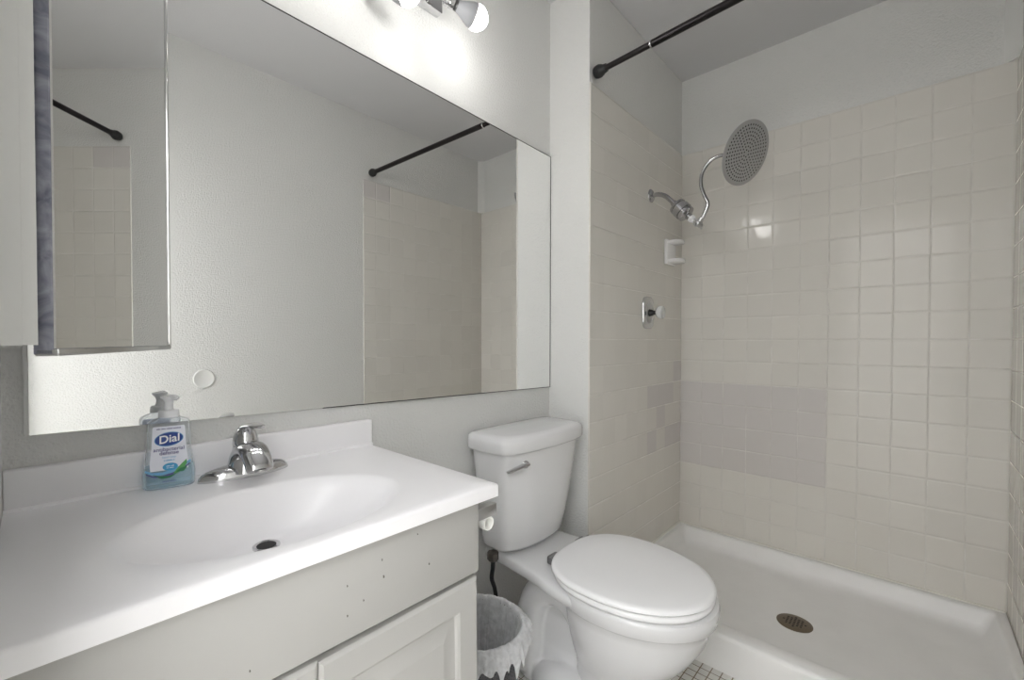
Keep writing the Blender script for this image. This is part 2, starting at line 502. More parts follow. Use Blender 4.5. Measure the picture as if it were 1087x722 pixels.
# ------------------------------------------------------------------ faucet
FX, FY = .329, -.072
fc = thing('sink_faucet', 'chrome single lever faucet behind the oval sink', 'faucet', (FX, FY, CZ+.0003))
b = B()
rings = []
for z, s in ((0, 1), (.003, 1.0), (.008, .985), (.014, .93), (.019, .84), (.023, .66), (.026, .35), (.0265, .05)):
    rings.append([Vector((FX+.087*s*math.copysign(abs(math.cos(a))**.9, math.cos(a)), FY+.0285*s*math.sin(a)*(1-.45*abs(math.cos(a))**3), CZ+z)) for a in [2*PI*i/56 for i in range(56)]])
loft(b, rings)
obj('base_plate', b, CHROME, fc, angle=60)
b = B()
lathe(b, (FX, FY+.002, CZ+.012), (0, -.06, 1), [(0, .036), (.012, .0325), (.028, .0275), (.042, .0245), (.0515, .0235), (.0525, .0215)], 40)
obj('body', b, CHROME, fc, angle=50)
b = B()
path = [(FX, FY+.004, CZ+.024), (FX, FY-.012, CZ+.050), (FX, FY-.034, CZ+.0605), (FX, FY-.060, CZ+.054), (FX, FY-.082, CZ+.036), (FX, FY-.088, CZ+.027)]
tube(b, path, lambda t: (.033*(1-t)+.024*t, .017*(1-t)+.012*t), 24, 7)
sp = obj('spout', b, CHROME, fc, angle=60)
b = B()
lathe(b, (FX, FY-.087, CZ+.0275), (0, -.25, -1), [(0, .0105), (.004, .0105), (.0042, .007)], 20)
obj('aerator', b, BRUSHED, sp)
b = B()
o0, ax = Vector((FX, FY-.0015, CZ+.0635)), Vector((0, -.06, 1)).normalized()
lathe(b, o0, ax, [(0, .0225), (.002, .0245), (.008, .0245), (.018, .0228), (.027, .0195), (.034, .015), (.039, .008), (.041, .0005)], 36)
hd = obj('handle', b, CHROME, fc, angle=50)
b = B()
tube(b, [(FX-.006, FY+.012, CZ+.086), (FX-.001, FY+.003, CZ+.0995), (FX+.006, FY-.016, CZ+.105), (FX+.015, FY-.040, CZ+.1055), (FX+.0185, FY-.050, CZ+.1045)],
     lambda t: (.011+.006*math.sin(PI*min(1, t*1.05))-.006*t*t, .0062-.0035*t), 20, 7)
obj('lever', b, CHROME, hd, angle=60)
b = B()
lathe(b, (FX+.005, FY-.0235, CZ+.0775), (.15, -1, .12), [(0, .0036), (.0012, .0034), (.0014, 0)], 16)
obj('index_button', b, DARKM, hd)
b = B()
tube(b, [(FX-.02, FY+.026, CZ), (FX-.02, FY+.026, CZ+.012)], .0022, 10, 1)
lathe(b, (FX-.02, FY+.026, CZ+.011), (0, 0, 1), [(0, .003), (.003, .0052), (.006, .0045), (.0075, .001)], 16)
obj('lift_rod', b, CHROME, fc)

# ------------------------------------------------------------------ soap bottle (built local, label faces the camera)
SB = thing('soap_bottle', 'clear blue pump bottle of hand soap on the vanity top', 'soap bottle', (.2015, -.0475, CZ+.0005), R(-10))
def thin_plastic(name, tint, opac):
    M = bpy.data.materials.new(name); M.use_nodes = True
    nt = M.node_tree; nt.nodes.clear(); g = G(M)
    out = g.n('ShaderNodeOutputMaterial'); tr = g.n('ShaderNodeBsdfTransparent'); tr.inputs[0].default_value = tint
    df = g.n('ShaderNodeBsdfPrincipled'); df.inputs['Base Color'].default_value = tint; df.inputs['Roughness'].default_value = .12
    lw = g.n('ShaderNodeLayerWeight'); lw.inputs[0].default_value = .35
    f = g.m('ADD', g.m('MULTIPLY', lw.outputs['Facing'], .55), opac)
    mx = g.n('ShaderNodeMixShader'); g.l(f, mx.inputs[0]); g.l(tr.outputs[0], mx.inputs[1]); g.l(df.outputs[0], mx.inputs[2])
    g.l(mx.outputs[0], out.inputs[0])
    return M
SHELL = thin_plastic('clear_bottle_plastic', srgb(249, 251, 253), .07)
LIQ = thin_plastic('blue_liquid_soap', srgb(226, 242, 247), .15)
def bsec(hw, hd_, z, p=3.2): return rrect(-hw, hw, -hd_, hd_, z, p, 48)
shell = [(.0, .0385, .0165), (.002, .0405, .0185), (.006, .0415, .0195), (.025, .0420, .0195), (.04, .0405, .019), (.06, .0370, .019), (.08, .0348, .019), (.1, .0342, .019),
         (.115, .0345, .0188), (.122, .0340, .018), (.127, .0315, .0168), (.1305, .026, .0150), (.1335, .0165, .0140), (.141, .0138, .0138)]
b = B(); loft(b, [bsec(w_, d_, z, 3.2 if z < .128 else 2) for z, w_, d_ in shell])
obj('bottle', b, SHELL, SB, local=True, angle=60)
b = B(); loft(b, [bsec(w_*.95, d_*.9, z+.0015) for z, w_, d_ in shell if z <= .041])
o = obj('liquid', b, LIQ, SB, local=True, angle=60); o['label'] = 'blue liquid soap low in the bottle'
b = B()
lathe(b, (0, 0, .134), (0, 0, 1), [(0, .0165), (.001, .0172), (.011, .0165), (.013, .0150), (.0135, .0)], 36)
obj('collar', b, WHITEP, SB, local=True)
b = B()
lathe(b, (0, 0, .1475), (0, 0, 1), [(0, .0090), (.004, .0072), (.012, .0068), (.018, .0085), (.0215, .012), (.0245, .0135), (.0265, .0128), (.0275, .0)], 28)
tube(b, [(.002, -.004, .171), (.009, -.010, .1715), (.014, -.013, .169)], lambda t: .0062-.002*t, 14, 4)
obj('pump_head', b, WHITEP, SB, local=True)
YF = -.0196
def curve_label(pts, off):  # flat outline set on the bottle's front, following its section
    bm = B()
    vs_ = []
    for (x, z) in pts: vs_.append(bm.verts.new((x, YF-off, z)))
    f = bm.faces.new(vs_)
    r = bmesh.ops.extrude_face_region(bm, geom=[f])
    for v in r['geom']:
        if isinstance(v, bmesh.types.BMVert): v.co.y += .0002
    return bm
def ellipse_pts(cx, cz, a, c, n=40, rot=0):
    o_ = []
    for i in range(n):
        x, z = a*math.cos(2*PI*i/n), c*math.sin(2*PI*i/n)
        o_.append((cx+x*math.cos(rot)-z*math.sin(rot), cz+x*math.sin(rot)+z*math.cos(rot)))
    return o_
LAB = mat('label_pale_lilac', srgb(236, 238, 248), .35)
NAVY = mat('label_navy', srgb(28, 62, 140), .3)
BLUE = mat('label_sky_blue', srgb(72, 160, 206), .3)
BLUE2 = mat('label_mid_blue', srgb(120, 176, 214), .3)
GREEN = mat('label_leaf_green', srgb(92, 160, 92), .4)
DGREEN = mat('label_dark_leaf_green', srgb(52, 118, 78), .4)
PURP = mat('label_violet_ink', srgb(88, 84, 140), .4)
LWHITE = mat('label_white_ink', srgb(245, 246, 250), .4)
lab = obj('front_label', curve_label([(-.0290, .036), (.0295, .036), (.0300, .05), (.0272, .075), (.0258, .098), (.0252, .116), (.0235, .1190), (-.0235, .1190), (-.0252, .116), (-.0258, .098), (-.0272, .075), (-.0298, .05)], .0004), LAB, SB, local=True, smooth=False)
lab['label'] = 'pale lilac label with a navy oval and leaf picture'
def onlab(name, bm, M): return obj(name, bm, M, lab, local=True, smooth=False)
onlab('blue_oval', curve_label(ellipse_pts(0, .0945, .0215, .0122, rot=R(6)), .0008), NAVY)
onlab('oval_rim', curve_label(ellipse_pts(0, .0945, .0226, .0134, rot=R(6)), .0006), BLUE2)
wave = [(-.0365, .040), (-.026, .034), (-.012, .0325), (.004, .036), (.02, .043), (.034, .052), (.0335, .047), (.02, .037), (.004, .030), (-.012, .0275), (-.026, .0295), (-.037, .036)]
onlab('wave_stripe', curve_label(wave, .0010), BLUE2)
onlab('wave_line', curve_label([(x*.96, z-.0065+(.002 if i > 5 else 0)) for i, (x, z) in enumerate(wave)], .0010), PURP)
onlab('round_badge', curve_label(ellipse_pts(.0015, .042, .0118, .0072), .0014), BLUE)
onlab('leaf', curve_label([(.006, .028), (.012, .037), (.02, .046), (.0275, .0535), (.0275, .045), (.022, .035), (.014, .0285)], .0012), GREEN)
onlab('leaf', curve_label([(-.026, .031), (-.016, .0265), (-.002, .0245), (.012, .0285), (.002, .0215), (-.012, .0205)], .0013), DGREEN)
onlab('leaf', curve_label([(.010, .030), (.0165, .037), (.0285, .039), (.0225, .0305)], .0013), DGREEN)
def text(name, s, size, x, z, M, off, bold=0, shear=0, sx=1, rot=0):
    cu = bpy.data.curves.new('text', 'FONT'); cu.body = s; cu.size = size; cu.align_x = 'CENTER'; cu.align_y = 'CENTER'
    cu.extrude = .0001; cu.offset = bold; cu.shear = shear
    o_ = bpy.data.objects.new('text', cu); col.objects.link(o_)
    dg = bpy.context.evaluated_depsgraph_get()
    me = bpy.data.meshes.new_from_object(o_.evaluated_get(dg))
    bpy.data.objects.remove(o_)
    me.name = name
    me.transform(Matrix.Translation((x, YF-off, z)) @ Matrix.Rotation(-rot, 4, 'Y') @ Matrix.Rotation(PI/2, 4, 'X') @ Matrix.Diagonal((sx, 1, 1, 1)))
    me.materials.clear(); me.materials.append(M)
    q = bpy.data.objects.new(name, me); col.objects.link(q); q.parent = lab
    return q
text('brand_lettering', 'Dial', .0205, 0, .0945, LWHITE, .0012, .00035, .12, 1.0, R(6))
text('label_lettering', 'antibacterial', .0098, 0, .0755, PURP, .0008, .00012)
text('label_lettering', 'defense', .0098, 0, .0685, PURP, .0008, .00012)
text('label_lettering', 'hand soap', .0052, 0, .0605, BLUE2, .0008)
def ink_line(cx, z, h, words, M, off):   # print too small to read: a row of tiny strokes
    bm = B()
    x = cx-(sum(words)+.0012*(len(words)-1))/2
    for w_ in words:
        n = max(2, int(w_/.0013))
        for i in range(n):
            hh = h*(.75+.25*((i*7) % 3)/2)
            box(bm, (x+w_*i/n, YF-off-.0001, z-h/2), (x+w_*(i+.68)/n, YF-off+.0001, z-h/2+hh))
        x += w_+.0012
    return onlab('fine_print', bm, M)
ink_line(0, .0545, .0026, (.002, .010, .002), BLUE, .0008)
ink_line(.0015, .0438, .0020, (.006, .005), LWHITE, .0017)
ink_line(.0015, .0402, .0018, (.003, .007), LWHITE, .0017)
ink_line(0, .0150, .0022, (.004, .005, .010), PURP, .0009)
ink_line(0, .1145, .0024, (.006, .007, .009, .012), PURP, .0008)

# ------------------------------------------------------------------ medicine cabinet, door ajar
A, C_ = Vector((.0372, -.468, 0)), Vector((.1935, -.1015, 0))
dirv = (C_-A).normalized(); dw = (C_-A).length
rotz = math.atan2(dirv.y, dirv.x)
mc = thing('medicine_cabinet', 'shallow white medicine cabinet on the left wall with its mirrored door ajar', 'medicine cabinet', (XL, (MY0+MY1)/2, MZ0))
GALV = mat('galvanized_steel', srgb(150, 152, 166), .45, .35)
g = G(GALV); bb = GALV.node_tree.nodes['Principled BSDF']
geo = g.n('ShaderNodeNewGeometry'); nz = g.n('ShaderNodeTexNoise'); nz.inputs['Scale'].default_value = 38; nz.inputs['Detail'].default_value = 6; nz.inputs['Distortion'].default_value = 1.2
g.l(geo.outputs['Position'], nz.inputs['Vector'])
rp = g.n('ShaderNodeMapRange'); g.l(nz.outputs['Fac'], rp.inputs[0]); rp.inputs[1].default_value = .35; rp.inputs[2].default_value = .65
g.l(g.mix(rp.outputs[0], srgb(118, 120, 134), srgb(172, 173, 184)), bb.inputs['Base Color'])
b = B()
MF = .0155
y0, y1, zb_, zt_ = -.474, -.05, 1.0845, 1.752
box(b, (XL+.0005, y0, zb_), (XL+.005, y1, zt_))
for lo, hi in (((XL+.005, y0, zb_), (MF, y0+.006, zt_)), ((XL+.005, y1-.006, zb_), (MF, y1, zt_)),
               ((XL+.005, y0+.006, zb_), (MF, y1-.006, zb_+.006)), ((XL+.005, y0+.006, zt_-.006), (MF, y1-.006, zt_)),
               ((XL+.005, y0+.006, 1.30), (MF-.004, y1-.006, 1.305)), ((XL+.005, y0+.006, 1.52), (MF-.004, y1-.006, 1.525))):
    box(b, lo, hi)
obj('cabinet_box', b, WALL_SMOOTH, mc, smooth=False)
# the door is one mesh (backing) with its mirror and frame as sub-parts
DH = .672
mxd = Matrix.Translation((A.x, A.y, MZ0)) @ Matrix.Rotation(rotz, 4, 'Z')
b = B(); box(b, (0, .0015, 0), (dw, .0165, DH), .0008, 1); b.transform(mxd)
door = obj('door_backing', b, GALV, mc, smooth=False)
b = B(); box(b, (.0008, -.0005, .006), (dw-.003, .0012, DH-.004)); b.transform(mxd)
obj('mirror_pane', b, MIRROR, door, smooth=False)
b = B()
box(b, (dw-.0045, -.003, 0), (dw+.001, .016, DH), .0008, 2)
box(b, (0, -.003, -.0015), (dw, .0155, .0055), .0012, 2); box(b, (0, -.003, DH-.004), (dw, .016, DH+.001), .0012, 2)
b.transform(mxd)
obj('chrome_frame', b, mat('cabinet_frame_metal', (.62, .62, .62, 1), .16, 1), door)
b = B()
box(b, (MF+.0001, -.474, 1.0845), (.0255, -.4715, 1.745))
obj('hinge', b, WALL_SMOOTH, mc, smooth=False)

# ------------------------------------------------------------------ round wall bumper on the wall facing the mirror
b = B()
lathe(b, (.576, -W-.0055, .912), (0, 1, 0), [(0, .0445), (.003, .0445), (.0055, .0425), (.006, .039), (.0045, .036), (.004, .0)], 48)
bump = obj('wall_bumper', b, WALL_SMOOTH)
tag(bump, 'round white door bumper on the wall facing the mirror', 'wall bumper')

# ------------------------------------------------------------------ toilet
TX = 1.232
wc = thing('toilet', 'white two-piece toilet with its lid closed beside the vanity', 'toilet', (TX, -.36, 0))
b = B()
# bowl: rim band, waist line and taper to the foot
sect = [(.392, .185, .225, .150), (.3935, .193, .238, .158), (.390, .1985, .248, .163), (.382, .200, .251, .165), (.352, .198, .247, .163), (.347, .1935, .241, .160),
        (.343, .189, .236, .157), (.32, .184, .228, .155), (.285, .178, .218, .152), (.245, .168, .196, .148), (.20, .150, .163, .145), (.155, .129, .120, .14),
        (.11, .110, .075, .14), (.07, .109, .068, .145), (.03, .113, .072, .15), (.0, .116, .076, .15)]
rings = [egg(TX, -.472, hw, f, k, z, 2.05, 2.3) for z, hw, f, k in sect]
loft(b, rings)
# deck between bowl and tank
rings = []
for y, hw, z0, z1 in ((-.46, .190, .3445, .3905), (-.40, .190, .3445, .3915), (-.36, .1875, .3445, .392), (-.32, .182, .345, .3925), (-.28, .170, .345, .393), (-.235, .160, .345, .3935), (-.18, .152, .345, .394), (-.12, .147, .346, .395), (-.05, .145, .347, .395), (-.035, .14, .35, .39)):
    rg = []
    for i in range(32):
        c, s = sel(math.cos(2*PI*i/32), math.sin(2*PI*i/32), 5)
        rg.append(Vector((TX+hw*c, y, (z0+z1)/2+(z1-z0)/2*s)))
    rings.append(rg)
loft(b, rings)
obj('bowl', b, PORC, wc, angle=50)
# lower body, trapway and foot, one fused casting
b = B()
loft(b, [egg(TX, -.472, hw*.985, f*.985, k*.985, z, 2.05, 2.3) for z, hw, f, k in sect[6:]][::-1])
loft(b, [egg(TX, -.28, hw, f, k, z, 2.4, 3) for z, hw, f, k in ((.0, .118, .2, .19), (.02, .116, .2, .188), (.03, .104, .19, .178), (.045, .074, .18, .16), (.12, .062, .18, .13), (.22, .064, .2, .11), (.30, .085, .2, .12), (.36, .11, .2, .14))])
# trapway relief on both sides
for s in (-1, 1):
    tube(b, [(TX+s*.075, -.46, .15), (TX+s*.072, -.40, .235), (TX+s*.064, -.335, .295), (TX+s*.062, -.265, .305), (TX+s*.064, -.205, .265), (TX+s*.068, -.175, .18), (TX+s*.072, -.17, .08), (TX+s*.075, -.17, .02)], lambda t: .052-.004*t, 20, 6)
    # flared foot with bulge over the floor bolt
    t2 = bmesh.new(); bmesh.ops.create_uvsphere(t2, u_segments=32, v_segments=16, radius=1)
    t2.transform(Matrix.Translation((TX+s*.085, -.33, .015)) @ Matrix.Diagonal((.062, .13, .075, 1)))
    for v in t2.verts: v.co.z = max(v.co.z, 0)
    merge(b, t2)
ped = obj('pedestal', b, PORC, wc, angle=180)
md = ped.modifiers.new('fuse', 'REMESH'); md.mode = 'VOXEL'; md.voxel_size = .0045; md.use_smooth_shade = True
md = ped.modifiers.new('soften', 'SMOOTH'); md.factor = .6; md.iterations = 14
# seat and lid
b = B()
SE = lambda s, z: egg(TX-.006, -.473, .197*s, .240*s, .188*s, z, 2.05, 2.5, 72)
loft(b, [SE(.955, .3955), SE(.985, .3975), SE(1, .402), SE(1.0, .408), SE(.985, .4125), SE(.95, .4135), SE(.8, .4135)], True, True)
seat = obj('seat', b, SEATP, wc, angle=50)
b = B()
LD = lambda s, z: egg(TX-.006, -.470, .2025*s, .246*s, .193*s, z, 2.05, 2.5, 72)
loft(b, [LD(.94, .4165), LD(.98, .4175), LD(1, .4225), LD(.995, .4285), LD(.975, .4325), LD(.93, .4345), LD(.6, .4365), LD(.2, .437)], True, True)
obj('seat_lid', b, SEATP, wc, angle=50)
for s in (-1, 1):
    b = B()
    box(b, (TX+s*.078-.024, -.298, .3945), (TX+s*.078+.024, -.262, .421), .007, 3)
    tube(b, [(TX+s*.078-.034, -.283, .416), (TX+s*.078+.034, -.283, .416)], .0085, 12, 1)
    obj('hinge', b, HINGE, wc)
# tank
def tsec(hw, yb, yf, bow, z, p=7, n=64):
    out = []
    for i in range(n):
        c, s = sel(math.cos(2*PI*i/n), math.sin(2*PI*i/n), p if math.sin(2*PI*i/n) < 0 else 7)
        y = (yb+yf)/2+(yb-yf)/2*s
        if s < 0: y += bow*(1-c*c)*s
        out.append(Vector((TX+hw*c, y, z)))
    return out
b = B()
loft(b, [tsec(.150, -.045, -.140, .016, .402, 3), tsec(.164, -.040, -.156, .018, .407, 3.2), tsec(.170, -.036, -.162, .02, .418, 3.4), tsec(.179, -.032, -.170, .021, .48, 4), tsec(.189, -.028, -.177, .022, .56, 5), tsec(.200, -.025, -.184, .023, .65, 6), tsec(.211, -.022, -.189, .024, .742, 7)])
obj('tank', b, PORC, wc, angle=50)
b = B()
loft(b, [tsec(.211, -.020, -.190, .024, .738), tsec(.2245, -.014, -.202, .026, .7405), tsec(.2275, -.012, -.205, .027, .747), tsec(.2275, -.012, -.205, .027, .772), tsec(.225, -.013, -.202, .027, .784), tsec(.214, -.02, -.191, .026, .7905), tsec(.19, -.04, -.17, .024, .7925), tsec(.1, -.08, -.13, .01, .793)])
obj('tank_lid', b, PORC, wc, angle=50)
b = B()
LX, LZ = 1.103, .700
ly = -.187
lathe(b, (LX, ly+.004, LZ), (0, -1, 0), [(0, .0195), (.006, .0195), (.010, .0165), (.013, .0130), (.022, .0118), (.0255, .008), (.0265, .0)], 28)
tube(b, [(LX+.004, ly-.0165, LZ+.001), (LX-.025, ly-.0185, LZ-.001), (LX-.06, ly-.018, LZ-.004), (LX-.088, ly-.0165, LZ-.007)], lambda t: (.0125-.006*t, .0065-.0025*t), 16, 5)
obj('flush_lever', b, CHROME, wc, angle=50)

# water supply hose
hs = thing('supply_hose', 'black braided water hose hanging below the toilet tank', 'hose', (1.08, -.085, .2))
b = B()
tube(b, [(1.060, -.100, .392), (1.062, -.098, .352), (1.076, -.080, .300), (1.110, -.062, .245), (1.122, -.055, .19), (1.10, -.045, .14), (1.06, -.032, .125)], .0072, 14, 6)
obj('hose', b, HOSE, hs)
b = B()
lathe(b, (1.060, -.100, .3740), (0, 0, 1), [(0, .015), (.004, .0185), (.0275, .0185), (.0275, .0)], 8)
obj('coupling_nut', b, NUTP, hs, angle=25)
b = B()
lathe(b, (1.06, -.0005, .125), (0, -1, 0), [(0, .028), (.004, .026), (.006, .01), (.03, .01), (.032, .015), (.05, .015), (.052, .0)], 24)
obj('shutoff_valve', b, CHROME, hs)

# ------------------------------------------------------------------ toilet paper holder on the vanity's side
tp = thing('paper_holder', 'chrome toilet paper holder on the side of the vanity', 'toilet paper holder', (VX1, -.39, .744))
HX0, HX1, HY, HZ = VX1+.0005, .683, -.457, .745
b = B()
box(b, (HX0, HY-.008, HZ-.022), (HX0+.005, HY+.15, HZ+.022), .002, 2)
obj('back_plate', b, CHROME, tp)
for yy in (HY-.006, HY+.128):
    b = B()
    box(b, (HX0+.004, yy, HZ-.012), (HX1, yy+.02, HZ+.012), .002, 2)
    obj('bracket', b, BRUSHED, tp)
b = B()
CXX, CZZ = HX1-.021, HZ-.0255
lathe(b, (CXX, HY-.004, CZZ), (0, 1, 0), [(0, .0120), (0, .0142), (.150, .0142), (.150, .0120), (0, .0120)], 28, False, False)
o = obj('paper_core', b, mat('white_paper', srgb(240, 240, 236), .8), tp)
o['label'] = 'empty white paper core'

# ------------------------------------------------------------------ waste bin and its liner
BX, BY, BR, BH = .868, -.226, .119, .315
BIN = mat('dark_grey_bin', (.045, .045, .05, 1), .45, .3)
g = G(BIN); bb = BIN.node_tree.nodes['Principled BSDF']
geo = g.n('ShaderNodeTexCoord'); vo = g.n('ShaderNodeTexVoronoi'); vo.inputs['Scale'].default_value = 190
g.l(geo.outputs['Object'], vo.inputs['Vector'])
rp = g.n('ShaderNodeMapRange'); g.l(vo.outputs['Distance'], rp.inputs[0]); rp.inputs[1].default_value = .2; rp.inputs[2].default_value = .55
g.l(g.mix(rp.outputs[0], (.03, .03, .034, 1), (.10, .10, .11, 1)), bb.inputs['Base Color'])
b = B()
def br(z): return .096+(BR-.096)*z/BH
prof = [(0, br(0)-.004), (.004, br(0)), (BH*.5, br(BH*.5)), (BH-.004, BR), (BH, BR-.002), (BH-.004, BR-.004), (BH*.5, br(BH*.5)-.004), (.006, br(0)-.005)]
lathe(b, (BX, BY, .0003), (0, 0, 1), prof, 56)
o = obj('waste_bin', b, BIN)
tag(o, 'dark grey round waste bin between the vanity and the toilet', 'waste bin')
BAG = bpy.data.materials.new('white_translucent_bag'); BAG.use_nodes = True
nt = BAG.node_tree; nt.nodes.clear(); g = G(BAG)
out = g.n('ShaderNodeOutputMaterial'); tr = g.n('ShaderNodeBsdfTransparent'); tr.inputs[0].default_value = (.95, .95, .95, 1)
df = g.n('ShaderNodeBsdfPrincipled'); df.inputs['Base Color'].default_value = srgb(242, 243, 245); df.inputs['Roughness'].default_value = .3
df.inputs['Subsurface Weight'].default_value = 0
tl = g.n('ShaderNodeBsdfTranslucent'); tl.inputs[0].default_value = (.85, .86, .88, 1)
geo = g.n('ShaderNodeNewGeometry'); nz = g.n('ShaderNodeTexNoise'); nz.inputs['Scale'].default_value = 60; nz.inputs['Detail'].default_value = 2; nz.inputs['Distortion'].default_value = .6
g.l(geo.outputs['Position'], nz.inputs['Vector'])
bp = g.n('ShaderNodeBump'); bp.inputs['Strength'].default_value = .35; bp.inputs['Distance'].default_value = .005; g.l(nz.outputs['Fac'], bp.inputs['Height']); g.l(bp.outputs[0], df.inputs['Normal'])
m1 = g.n('ShaderNodeMixShader'); m1.inputs[0].default_value = .25; g.l(df.outputs[0], m1.inputs[1]); g.l(tl.outputs[0], m1.inputs[2])
lw = g.n('ShaderNodeLayerWeight'); lw.inputs[0].default_value = .5
rp = g.n('ShaderNodeMapRange'); g.l(nz.outputs['Fac'], rp.inputs[0]); rp.inputs[1].default_value = .3; rp.inputs[2].default_value = .7; rp.inputs[3].default_value = .55; rp.inputs[4].default_value = .8
m2 = g.n('ShaderNodeMixShader'); g.l(g.m('MINIMUM', g.m('ADD', rp.outputs[0], g.m('MULTIPLY', lw.outputs['Facing'], .35)), 1), m2.inputs[0]); g.l(tr.outputs[0], m2.inputs[1]); g.l(m1.outputs[0], m2.inputs[2])
g.l(m2.outputs[0], out.inputs[0])
from mathutils import noise
b = B()
N = 240
def fold(a, z, f, seed):
    v = noise.noise(Vector((math.cos(a)*f, math.sin(a)*f, z*f*.45+seed)))
    return 1-2.2*abs(v)
def gauss(a, c, w): 
    d = (a-c+PI) % (2*PI)-PI
    return math.exp(-(d/w)**2)
def hem(a):
    h = .022+.008*math.sin(3*a+1)+.11*gauss(a, R(208), R(14))+.02*gauss(a, R(300), R(20))
    for c, w, k in ((248, 3.2, .045), (256, 2.2, .022), (266, 3.0, .05), (275, 2.4, .03), (284, 3.5, .02), (236, 4, .02)): h += k*gauss(a, R(c), R(w))
    return h
rings = []
def lring(fz, dr_, amp, f, seed, za=0):
    out = []
    for i in range(N):
        a = 2*PI*i/N; z = fz(a) if callable(fz) else fz
        rr = br(min(z, BH))+dr_+amp*fold(a, z, f, seed)
        out.append(Vector((BX+rr*math.cos(a), BY+rr*math.sin(a), z+za*fold(a, z, f*1.7, seed+4))))
    return out
for z, dr_, amp in ((.05, -.040, .012), (.09, -.036, .013), (.13, -.032, .013), (.17, -.028, .013), (.20, -.025, .012), (.225, -.021, .011), (.25, -.017, .009), (.28, -.013, .007), (.298, -.009, .0045)):
    rings.append(lring(z, dr_, amp, 5, 0))
rings += [lring(.310, -.0055, .0018, 6, 0), lring(.3185, -.003, .0008, 6, 0, .0006), lring(.3225, .002, .0014, 6, 1, .003), lring(.3195, .0078, .0022, 6, 1, .0025)]
for f in (.12, .28, .45, .62, .8, 1.0):
    rings.append(lring(lambda a, f=f: .3185-hem(a)*f, .0105+.010*f, .006+.008*f, 5.5, 2))
loft(b, rings, True, False)
o = obj('bin_liner', b, BAG, angle=80)
tag(o, 'crumpled white translucent bag lining the dark waste bin', 'bin liner')

# ------------------------------------------------------------------ shower fittings
SX = 2.044
sh = thing('rain_shower', 'large round rain shower head on a chrome gooseneck arm', 'shower head', (SX, YS, 1.77))
b = B()
lathe(b, (SX, YS-.0003, 1.77), (0, -1, 0), [(0, .031), (.003, .030), (.008, .024), (.011, .014), (.012, .010)], 32)
obj('flange', b, CHROME2, sh)
b = B()
tube(b, [(SX, YS-.006, 1.771), (SX, -.225, 1.769), (SX, -.255, 1.755), (SX, -.280, 1.730), (SX, -.300, 1.706)], .0105, 18, 6)
obj('shower_arm', b, CHROME2, sh)
f0, f1 = Vector((SX, -.292, 1.716)), Vector((SX, -.400, 1.598))
fd = (f1-f0).normalized()
b = B()
lathe(b, f0, fd, [(0, .013), (.001, .0145), (.016, .0145), (.018, .026), (.022, .0355), (.032, .0375), (.034, .0345), (.044, .0345), (.0455, .039), (.068, .039), (.0695, .0345), (.078, .0345), (.080, .037), (.088, .036), (.095, .026), (.098, .016), (.112, .0145)], 40)
obj('filter', b, CHROME2, sh, angle=35)
b = B()
lathe(b, f0+fd*.110, fd, [(0, .0135), (.003, .0155), (.014, .0155), (.018, .011), (.026, .011)], 24)
o = obj('swivel_collar', b, WHITEP, sh); o['label'] = 'white plastic swivel collar'
b = B()
J = Vector((SX, -.399, 1.6))
lathe(b, J+Vector((-.03, 0, 0)), (1, 0, 0), [(0, .006), (.002, .012), (.018, .013), (.042, .013), (.058, .012), (.06, .006)], 20)
for s in (-1, 1):
    tube(b, [J+Vector((s*.03, 0, 0)), J+Vector((s*.037, -.002, -.016))], .0045, 8, 1); tube(b, [J+Vector((s*.03, 0, 0)), J+Vector((s*.040, .002, .012))], .0045, 8, 1)
lathe(b, J+Vector((0, -.004, .004)), (0, -.5, 1), [(0, .012), (.022, .0115), (.024, .008)], 20)
obj('wing_bracket', b, BRUSHED, sh, angle=35)
b = B()
HC = Vector((SX, -.581, 1.851)); az, el = R(249.2), R(-23.2)
hn = Vector((math.cos(az)*math.cos(el), math.sin(az)*math.cos(el), math.sin(el)))
tube(b, [(SX, -.408, 1.606), (SX, -.420, 1.630), (SX, -.436, 1.668), (SX, -.4365, 1.688), (SX, -.421, 1.725), (SX, -.409, 1.772), (SX, -.415, 1.819), (SX, -.441, 1.856), (SX, -.475, 1.870), (SX+.004, -.515, 1.868), HC-hn*.028], .0078, 16, 6)
obj('gooseneck', b, CHROME2, sh)
# head disc with nozzle dots in its face
HEADM = mat('shower_head_face', (.40, .40, .41, 1), .32, .85)
g = G(HEADM); bb = HEADM.node_tree.nodes['Principled BSDF']
tc = g.n('ShaderNodeTexCoord'); sx_ = g.n('ShaderNodeSeparateXYZ'); g.l(tc.outputs['Object'], sx_.inputs[0])
X, Y, Z = sx_.outputs
rr = g.m('SQRT', g.m('ADD', g.m('MULTIPLY', X, X), g.m('MULTIPLY', Y, Y)))
DRR = .0131
ri = g.m('ROUND', g.m('DIVIDE', rr, DRR))
cnt = g.m('MULTIPLY', ri, 6)
an = g.m('MULTIPLY', g.m('ADD', g.m('DIVIDE', g.m('ARCTAN2', Y, X), 2*PI), .5), cnt)
fa = g.m('MULTIPLY', g.m('DIVIDE', g.m('SUBTRACT', g.m('SUBTRACT', an, g.m('FLOOR', an)), .5), g.m('MAXIMUM', cnt, 1)), g.m('MULTIPLY', rr, 2*PI))
fr_ = g.m('SUBTRACT', rr, g.m('MULTIPLY', ri, DRR))
dd = g.m('SQRT', g.m('ADD', g.m('MULTIPLY', fa, fa), g.m('MULTIPLY', fr_, fr_)))
dot = g.m('MULTIPLY', g.m('MULTIPLY', g.m('LESS_THAN', dd, .0034), g.m('LESS_THAN', rr, .108)), g.m('GREATER_THAN', Z, .0))
g.l(g.mix(dot, (.44, .44, .45, 1), (.012, .012, .012, 1)), bb.inputs['Base Color'])
